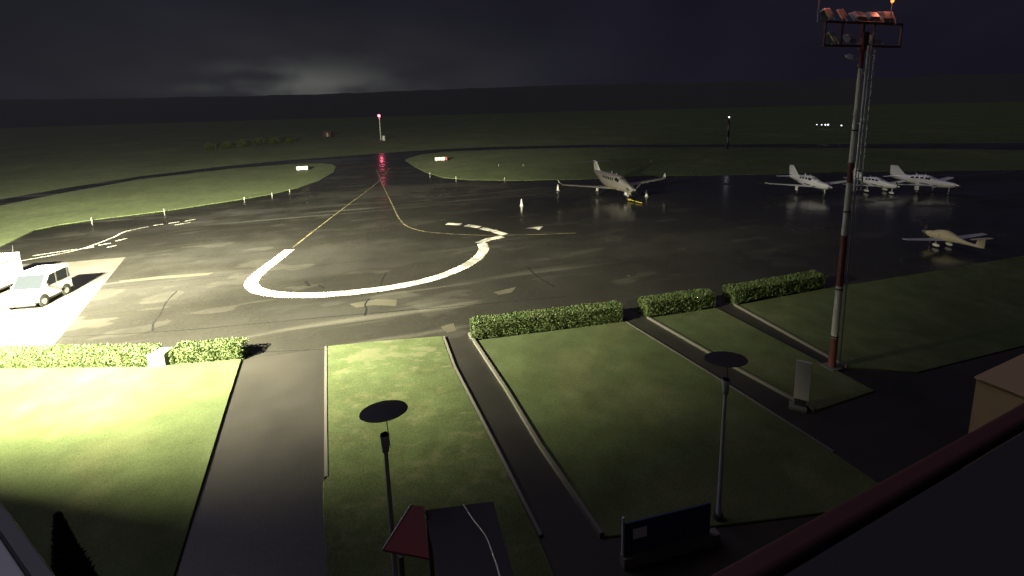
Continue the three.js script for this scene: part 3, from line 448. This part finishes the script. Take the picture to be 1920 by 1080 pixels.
function foil(secs, vertical) { // secs: [xLE, y, z, chord, thickness]
  const prof = [[0, 0], [0.02, 0.35], [0.08, 0.7], [0.2, 0.98], [0.35, 1], [0.6, 0.72], [0.85, 0.3], [1, 0.02]], ring = [...prof, ...prof.slice(1, -1).reverse().map(p => [p[0], -p[1] * 0.8])]; const n = ring.length, pos = [], idx = [];
  for (const [x, y, z, c, t] of secs) for (const [u, w] of ring) { const o = w * t * c / 2; pos.push(x - u * c, y + (vertical ? 0 : o), z + (vertical ? o : 0)); }
  for (let k = 0; k + 1 < secs.length; k++) for (let i = 0; i < n; i++) { const a = k * n + i, b = k * n + (i + 1) % n, c = a + n, d = b + n; idx.push(a, b, c, b, d, c); }
  for (const k of [0, secs.length - 1]) for (let i = 1; i + 1 < n; i++) idx.push(k * n, k * n + i, k * n + i + 1);
  const g = new THREE.BufferGeometry(); g.setAttribute('position', new THREE.Float32BufferAttribute(pos, 3)); g.setIndex(idx); return g.toNonIndexed().computeVertexNormals() || (() => { const q = g.toNonIndexed(); q.computeVertexNormals(); return q; })();
}
function wheel(t, x, z, r, topY, legR, fairing, mt) {
  const lg = part('landing_gear', [bar([x, r, z], [x, topY, z * 0.98], legR, legR * 1.2, 10)], mt, t);
  part('tyre', new THREE.TorusGeometry(r * 0.68, r * 0.32, 10, 22).translate(x, r, z + Math.sign(z || 1) * 0.02), M.rubber, lg);
  part('rim', new THREE.CylinderGeometry(r * 0.45, r * 0.45, r * 0.45, 14).rotateX(Math.PI / 2).translate(x, r, z + Math.sign(z || 1) * 0.02), M.metal, lg);
  if (fairing === 'door') part('gear_door', box(x - 0.3, x + 0.25, topY - 0.62, topY - 0.02, z + Math.sign(z) * 0.16 - 0.012, z + Math.sign(z) * 0.16 + 0.012, 0.01), M.white, lg);
  if (fairing === 'pant') part('wheel_fairing', new THREE.SphereGeometry(1, 16, 12).scale(r * 1.9, r * 0.85, r * 0.62).translate(x - r * 0.3, r * 1.25, z), M.white, lg);
}
function prop(t, x, y, n, R0, ang) {
  const hub = part('spinner', new THREE.LatheGeometry([[0.22, 0], [0.21, 0.12], [0.16, 0.32], [0.08, 0.46], [0.001, 0.52]].map(p => new THREE.Vector2(p[0], p[1])), 20).rotateZ(-Math.PI / 2).translate(x, y, 0), M.metal, t);
  for (let k = 0; k < n; k++) { const g = foil([[0.09, 0.16, 0, 0.12, 0.25], [0.13, R0 * 0.55, 0, 0.19, 0.1], [0.07, R0, 0, 0.1, 0.08]].map(s => [s[0], s[1], s[2], s[3], s[4]]), true); g.rotateY(0.9); g.rotateX(ang + k * 2 * Math.PI / n); g.translate(x + 0.1, y, 0); part('propeller_blade', g, M.darkmetal, hub); }
}
function turboprop(x, z, turn) {
  const t = thing('turboprop_aircraft', 'silver grey single-engine turboprop with T-tail parked on the wet apron', 'airplane', x, z, turn); const x0 = 6.9;
  const F = fuselage([[0.45, 1.72, 0.22, 0.22], [0.8, 1.7, 0.36, 0.34], [1.5, 1.7, 0.52, 0.46], [2.5, 1.74, 0.66, 0.58], [3.3, 1.8, 0.76, 0.7], [3.8, 1.9, 0.9, 0.76], [4.4, 1.99, 1.02, 0.82], [5.2, 2.02, 1.06, 0.85], [8.4, 2.02, 1.06, 0.85], [9.6, 2.1, 0.95, 0.76], [11, 2.28, 0.72, 0.55], [12.6, 2.5, 0.42, 0.3], [13.7, 2.66, 0.18, 0.12], [14.1, 2.7, 0.04, 0.03]], x0);
  part('fuselage', F.body, M.silver, t);
  for (const sd of [-1, 1]) {
    for (let k = 0; k < 6; k++) part('cabin_window', F.patch(5.25 + k * 0.62, 5.62 + k * 0.62, sd * 0.95, sd * 1.32), M.glass, t);
    part('cockpit_window', F.patch(3.75, 4.75, sd * 0.72, sd * 1.2), M.glass, t);
    part('fuselage_stripe', F.patch(0.9, 13, sd * 2.0, sd * 2.12), M.stripe, t); part('belly_panel', F.patch(0.9, 13.4, sd * 2.13, sd * 2.5), M.white, t);
    part('exhaust_pipe', new THREE.CapsuleGeometry(0.11, 0.45, 4, 10).rotateZ(1.35).translate(x0 - 1.35, 1.72, sd * 0.5), M.darkmetal, t);
    const w = part('wing', foil([[x0 - 5.4, 1.12, 0, 2.5, 0.16], [x0 - 5.5, 1.16, sd * 0.8, 2.35, 0.16], [x0 - 6.05, 1.98, sd * 7.7, 1.15, 0.13], [x0 - 6.5, 2.2, sd * 8.1, 0.7, 0.1]]), M.silver, t);
    part('winglet', foil([[x0 - 6.45, 2.18, sd * 8.06, 0.7, 0.09], [x0 - 6.85, 2.6, sd * 8.2, 0.35, 0.09]], false), M.white, w);
    part('flap_fairing', new THREE.CapsuleGeometry(0.09, 0.7, 4, 8).rotateZ(Math.PI / 2).translate(x0 - 7.55, 1.3, sd * 2.9), M.white, w);
    part('tailplane', foil([[x0 - 12.85, 4.16, 0, 1.25, 0.1], [x0 - 13.35, 4.16, sd * 2.6, 0.75, 0.09]]), M.silver, t);
    wheel(t, x0 - 6.9, sd * 2.3, 0.36, 1.3, 0.07, 'door', M.white);
  }
  part('windscreen', F.patch(3.45, 4.15, -0.7, 0.7), M.glass, t);
  part('tail_fin', foil([[x0 - 10.2, 2.75, 0, 3.5, 0.05], [x0 - 11.6, 3.1, 0, 2.3, 0.09], [x0 - 12.75, 4.14, 0, 1.45, 0.1]], true), M.white, t);
  part('tail_bullet', new THREE.CapsuleGeometry(0.1, 1.2, 4, 10).rotateZ(Math.PI / 2).translate(x0 - 13.4, 4.2, 0), M.white, t);
  part('antenna', [box(x0 - 7.42, x0 - 7.22, 3.08, 3.36, -0.015, 0.015), box(x0 - 5.9, x0 - 5.75, 3.08, 3.26, -0.015, 0.015)], M.white, t);
  wheel(t, x0 - 2.15, 0, 0.28, 1.25, 0.06, null, M.white); for (const sd of [-1, 1]) part('nose_gear_door', box(x0 - 2.6, x0 - 1.9, 0.72, 1.16, sd * 0.3 - 0.012, sd * 0.3 + 0.012, 0.01), M.white, t);
  part('landing_light', new THREE.CylinderGeometry(0.09, 0.09, 0.05, 14).rotateZ(Math.PI / 2).translate(x0 - 2.02, 0.85, 0), M.metal, t);
  prop(t, x0 - 0.46, 1.72, 4, 1.32, 0.78);
  return t;
}
{
  const n = [15.91, -61.30], tl = [12.26, -77.63], a = Math.atan2(-(n[1] - tl[1]), n[0] - tl[0]); const ux = Math.cos(a), uz = -Math.sin(a);
  turboprop(n[0] - ux * 6.6, n[1] - uz * 6.6, a);
  const ng = [n[0] - ux * 1.85, n[1] - uz * 1.85];
  const tb = thing('tow_bar', 'yellow tow bar lying at the turboprop nose wheel', 'tow bar', ng[0] + ux * 0.45, ng[1] + uz * 0.45, a + 0.25);
  part('bar', [bar([0, 0.22, 0], [2.2, 0.16, 0], 0.05)], M.chock, tb); part('head', [box(-0.06, 0.1, 0.12, 0.34, -0.22, 0.22, 0.03)], M.chock, tb); part('tow_eye', new THREE.TorusGeometry(0.09, 0.03, 8, 16).rotateX(Math.PI / 2).translate(2.28, 0.16, 0), M.chock, tb); part('wheel', new THREE.CylinderGeometry(0.13, 0.13, 0.08, 16).rotateX(Math.PI / 2).translate(1.1, 0.13, 0.12), M.rubber, tb);
}
function lightPlane(name, label, x, z, turn, k, o = {}) { // low wing single; k scales a 9 m aircraft
  const t = thing(name, label, 'airplane', x, z, turn, o.group); const x0 = 4.1, W = o.mat || M.white;
  const F = fuselage([[0.42, 1.42, 0.2, 0.22], [0.8, 1.4, 0.34, 0.38], [1.6, 1.4, 0.44, 0.48], [2.5, 1.45, 0.54, 0.56], [3.0, 1.55, 0.66, 0.6], [3.7, 1.66, 0.76, 0.62], [4.8, 1.68, 0.75, 0.62], [5.8, 1.66, 0.6, 0.5], [7, 1.7, 0.4, 0.3], [8.3, 1.8, 0.2, 0.14], [8.75, 1.82, 0.05, 0.03]], x0);
  part('fuselage', F.body, W, t);
  for (const sd of [-1, 1]) {
    for (let i = 0; i < 3; i++) part('cabin_window', F.patch(4.0 + i * 0.62, 4.42 + i * 0.62, sd * 0.85, sd * 1.28), M.glass, t);
    part('cockpit_window', F.patch(3.25, 3.85, sd * 0.75, sd * 1.25), M.glass, t);
    part('fuselage_stripe', F.patch(0.8, 8, sd * 1.9, sd * 2.15), M.navy, t);
    part('wing', foil([[x0 - 3.1, 1.02, 0, 1.9, 0.15], [x0 - 3.2, 1.05, sd * 0.6, 1.75, 0.15], [x0 - 3.55, 1.6, sd * 6.1, 1.0, 0.12], [x0 - 3.8, 1.64, sd * 6.35, 0.6, 0.1]]), W, t);
    part('tailplane', foil([[x0 - 7.5, 1.86, 0, 1.15, 0.1], [x0 - 7.85, 1.9, sd * 2.1, 0.75, 0.09]]), W, t);
    wheel(t, x0 - 3.95, sd * 1.85, 0.26, 1.1, 0.05, o.pant ? 'pant' : 'door', W);
  }
  part('windscreen', F.patch(2.75, 3.4, -0.75, 0.75), M.glass, t);
  part('tail_fin', foil([[x0 - 5.6, 2.05, 0, 3.0, 0.04], [x0 - 6.7, 2.3, 0, 1.95, 0.08], [x0 - 7.75, 3.45, 0, 0.95, 0.1]], true), W, t);
  part('antenna', [box(x0 - 5.3, x0 - 5.15, 2.35, 2.6, -0.012, 0.012), box(x0 - 4.2, x0 - 4.1, 2.4, 2.6, -0.012, 0.012)], W, t);
  wheel(t, x0 - 1.2, 0, 0.22, 1.0, 0.045, o.pant ? 'pant' : null, W);
  prop(t, x0 - 0.42, 1.42, 3, 0.98, 0.5);
  t.scale.setScalar(k); return t;
}
{
  const head = (n, tl) => Math.atan2(-(n[1] - tl[1]), n[0] - tl[0]);
  const n2 = [41.34, -60.90], t2 = [40.76, -69.32]; const a2 = head(n2, t2), l2 = Math.hypot(n2[0] - t2[0], n2[1] - t2[1]);
  lightPlane('light_aircraft', 'white low-wing light aircraft with tall swept fin left of the mast', (n2[0] + t2[0]) / 2, (n2[1] + t2[1]) / 2, a2, 1.0);
  const w3 = [49.45, -64.27]; lightPlane('light_aircraft', 'small light aircraft with wheel fairings partly behind the banded mast', w3[0] + 0.5, w3[1] - 0.6, a2 + 0.12, 0.82, { pant: true });
  const w4 = [55.31, -63.38]; lightPlane('light_aircraft', 'white light aircraft parked farthest along the row beyond the mast', w4[0] + 0.4, w4[1] - 0.4, a2 + 0.32, 0.95);
}
{ // motor glider with canvas cover, tail toward the terminal
  const n = [36.28, -40.77], tl = [36.90, -36.18]; const a = Math.atan2(-(n[1] - tl[1]), n[0] - tl[0]); const ux = Math.cos(a), uz = -Math.sin(a), L = Math.hypot(n[0] - tl[0], n[1] - tl[1]);
  const k = L / 6.2, x0 = 2.3; const t = thing('covered_light_plane', 'small cream light plane with canvas cover and thin tail boom', 'airplane', n[0] - ux * x0 * k, n[1] - uz * x0 * k, a);
  const F = fuselage([[0, 1.25, 0.16, 0.16], [0.3, 1.22, 0.3, 0.3], [0.9, 1.2, 0.42, 0.42], [1.5, 1.3, 0.58, 0.52], [2.3, 1.36, 0.64, 0.56], [3.0, 1.3, 0.52, 0.46], [3.7, 1.2, 0.32, 0.3], [4.5, 1.12, 0.19, 0.17], [5.8, 1.06, 0.12, 0.1], [6.2, 1.05, 0.03, 0.03]], x0);
  part('fuselage', F.body, M.cream, t);
  part('canvas_cover', F.patch(0.75, 3.1, -1.75, 1.75, 0.025), M.canvas, t);
  for (const [s0, s1] of [[1.95, 2.07]]) part('cover_strap', F.patch(s0, s1, -3.1, 3.1, 0.035), M.strap, t);
  for (const sd of [-1, 1]) { part('wing', foil([[x0 - 1.6, 0.92, 0, 1.25, 0.14], [x0 - 1.65, 0.95, sd * 0.6, 1.15, 0.14], [x0 - 1.85, 1.25, sd * 5.2, 0.7, 0.12]]), M.grey, t); part('tailplane', foil([[x0 - 5.55, 1.98, 0, 0.65, 0.09], [x0 - 5.7, 1.98, sd * 1.25, 0.42, 0.09]]), M.cream, t); wheel(t, x0 - 1.95, sd * 0.85, 0.22, 0.85, 0.045, 'pant', M.cream); }
  part('tail_fin', foil([[x0 - 5.3, 1.02, 0, 0.95, 0.08], [x0 - 5.55, 1.98, 0, 0.7, 0.09]], true), M.cream, t);
  wheel(t, x0 - 0.55, 0, 0.18, 0.9, 0.04, null, M.cream); prop(t, x0 + 0.02, 1.25, 2, 0.8, 0.2);
  t.scale.setScalar(k);
}

// ---------------------------------------------------------------- airfield signs, markers, far masts and lamps
function sign(p, w, label, red) {
  const t = thing('airfield_sign', label, 'sign', p[0], p[1], Math.atan2(p[0], p[1]) + Math.PI, 'airfield signs on the grass islands');
  part('panel', box(-w / 2, w / 2, 0.3, 1.1, -0.08, 0.08, 0.03), mat(0.75, 0.73, 0.68, 0.5), t);
  if (red) part('red_panel', box(w / 2 + 0.02, w / 2 + 0.62, 0.3, 1.1, -0.08, 0.08, 0.03), M.stripe, t);
  for (const x of [-w * 0.35, w * 0.35]) part('leg', box(x - 0.04, x + 0.04, 0, 0.3, -0.04, 0.04), M.galv, t);
}
sign([-17.79, -119.67], 2.4, 'white airfield sign with a red end panel on the dim grass island', true);
sign([-46.73, -106.79], 2.3, 'white airfield sign at the tip of the lit grass island', false);
function marker(p, h, label) { const t = thing('edge_marker', label, 'marker', p[0], p[1], 0, label.includes('lit') ? 'edge markers on the lit island' : 'edge markers on the dim island'); part('stem', bar([0, 0, 0], [0, h, 0], 0.045, 0.04, 10), mat(0.4, 0.4, 0.36, 0.6), t); part('cap', new THREE.SphereGeometry(0.065, 10, 8).translate(0, h, 0), mat(0.4, 0.4, 0.36, 0.6), t); }
for (const p of [[-40.45, -71.42], [-46.91, -63.47], [-37.84, -74.66], [-52.70, -58.83], [-36.54, -77.92]]) marker(p, 0.4, 'pale edge marker on the border of the lit grass island');
for (const p of [[-2.80, -106.15], [2.62, -104.94], [-10.26, -87.75], [-1.27, -84.79], [43.04, -106.01], [51.65, -102.83], [31.27, -106.67], [-16.23, -94.72]]) marker(p, 0.45, 'pale edge marker on the dim grass island');
function cone(p, label) { const t = thing('traffic_cone', label, 'cone', p[0], p[1]); part('base', box(-0.24, 0.24, 0, 0.05, -0.24, 0.24, 0.02), mat(0.5, 0.5, 0.48, 0.6), t); part('body', new THREE.LatheGeometry([[0.18, 0.05], [0.06, 0.85], [0.04, 0.9], [0.001, 0.9]].map(v => new THREE.Vector2(...v)), 18), mat(0.75, 0.75, 0.74, 0.5), t); }
cone([1.21, -61.48], 'white cone standing alone on the wet apron'); cone([18.77, -65.91], 'white cone beside the turboprop nose'); cone([7.06, -72.66], 'white cone under the turboprop wing tip');
function farMast(p, h, col, lamp, I, cd, label, banded) {
  const t = thing('beacon_mast', label, 'mast', p[0], p[1]);
  if (banded) for (let i = 0; i < 5; i++) part('pole_band', bar([0, h * i / 5, 0], [0, h * (i + 1) / 5, 0], 0.22, 0.2, 10), i % 2 ? M.mastWhite : M.mastRed, t); else part('pole', bar([0, 0, 0], [0, h, 0], 0.22, 0.15, 10), M.galv, t);
  part('ladder', [bar([0.3, 0, 0.1], [0.25, h - 0.4, 0.1], 0.04, 0.04, 6)], M.galv, t);
  part('lamp', new THREE.SphereGeometry(lamp, 14, 10).translate(0, h + lamp, 0), mat(0.5, 0.5, 0.5, 0.4, { emissive: col, emissiveIntensity: I }), t);
  part('lamp_bracket', box(-0.4, 0.4, h - 0.15, h - 0.02, -0.15, 0.15, 0.03), M.galv, t);
  const l = new THREE.PointLight(col, cd, 0, 2); l.position.set(0, h + lamp, lamp + 0.3); l.shadow.radius = 10; l.castShadow = true; t.add(l);
}
{
  const p = [-59.06, -219.64]; farMast(p, 10.4, new THREE.Color(1, 0.1, 0.2), 0.62, 5.5, 26, 'far grey mast with a bright red beacon light', false);
  const q = [-56.36, -214.83]; const c = thing('equipment_cabinet', 'small pale equipment cabinet at the foot of the red beacon mast', 'cabinet', q[0], q[1]); part('body', box(-0.5, 0.5, 0.15, 2.2, -0.4, 0.4, 0.03), mat(0.6, 0.6, 0.6, 0.6), c); part('plinth', box(-0.55, 0.55, 0, 0.15, -0.45, 0.45), M.concrete, c); part('door', box(-0.42, 0.42, 0.3, 2.05, 0.402, 0.42), mat(0.5, 0.5, 0.5, 0.6), c);
  farMast([59.72, -132.21], 8.6, new THREE.Color(0.9, 0.9, 1), 0.16, 5, 0.3, 'far red banded mast with a small white light', true);
  for (const [px, s] of [[[140.97, -222.24], 0.2], [[141.17, -219.09], 0.24], [[141.02, -216.24], 0.3], [[141.86, -215.70], 0.34], [[142.07, -207.23], 0.26], [[141.63, -199.76], 0.22]]) {
    const t = thing('field_lamp', 'one of several tiny white lamps far across the airfield', 'lamp', px[0], px[1], 0, 'tiny white lamps far across the airfield'); part('post', bar([0, 0, 0], [0, 1.6, 0], 0.08, 0.06, 6), M.darkmetal, t); part('lamp', new THREE.SphereGeometry(s, 10, 8).translate(0, 1.6 + s, 0), mat(0.6, 0.6, 0.6, 0.4, { emissive: new THREE.Color(0.9, 0.85, 1), emissiveIntensity: 3 }), t);
  }
  // low shrubs and a hut beyond the taxiway
  const hp = [-101.33, -269.29]; const h = thing('field_hut', 'tiny reddish hut beyond the taxiway', 'hut', hp[0], hp[1]); part('wall', box(-2, 2, 0, 2.6, -1.5, 1.5), mat(0.1, 0.04, 0.035, 0.8), h); part('roof', box(-2.3, 2.3, 2.61, 2.8, -1.8, 1.8), M.darkmetal, h); part('door', box(-0.5, 0.5, 0.05, 2.1, 1.503, 1.55), M.grey, h);
  const R = rng(31);
  const sg = leafGeo.clone().scale(4, 4, 4);
  for (const [px, w, hh] of [[[-115.32, -185.09], 4, 3.2], [[-113.20, -192.04], 5, 2.6], [[-110.92, -199.51], 5, 3], [[-107.90, -207.39], 6, 3.4], [[-103.84, -212.30], 5, 3.6], [[-99.01, -217.23], 4, 2.4]]) {
    const t = thing('shrub', 'dim low shrub in the row beyond the taxiway', 'shrub', px[0], px[1], 0, 'row of shrubs beyond the taxiway'); part('stem', bar([0, 0, 0], [0, hh * 0.6, 0], 0.15, 0.05, 6), mat(0.05, 0.04, 0.03, 0.9), t);
    const n = 900, im = new THREE.InstancedMesh(sg, M.leaf, n), m = new THREE.Matrix4(), q = new THREE.Quaternion(), c = new THREE.Color();
    for (let i = 0; i < n; i++) { const a = R() * 6.28, e = Math.acos(R()), rr = Math.pow(R(), 0.4) * (0.7 + 0.5 * fbm(a * 2, e * 3, 3, px[0] | 0)); m.compose(V(Math.cos(a) * Math.sin(e) * rr * w * 0.5, 0.2 + Math.cos(e) * rr * hh, Math.sin(a) * Math.sin(e) * rr * w * 0.5), q.set(R() - 0.5, R() - 0.5, R() - 0.5, R()).normalize(), V(1, 1, 1)); im.setMatrixAt(i, m); const k = 0.5 + R(); im.setColorAt(i, c.setRGB(0.05 * k, 0.06 * k, 0.025 * k)); }
    im.name = 'foliage'; im.userData.kind = 'stuff'; t.add(im);
  }
}

scene.traverse(o => { if (o.isMesh) { o.castShadow = true; o.receiveShadow = true; } });
renderer.render(scene, camera);
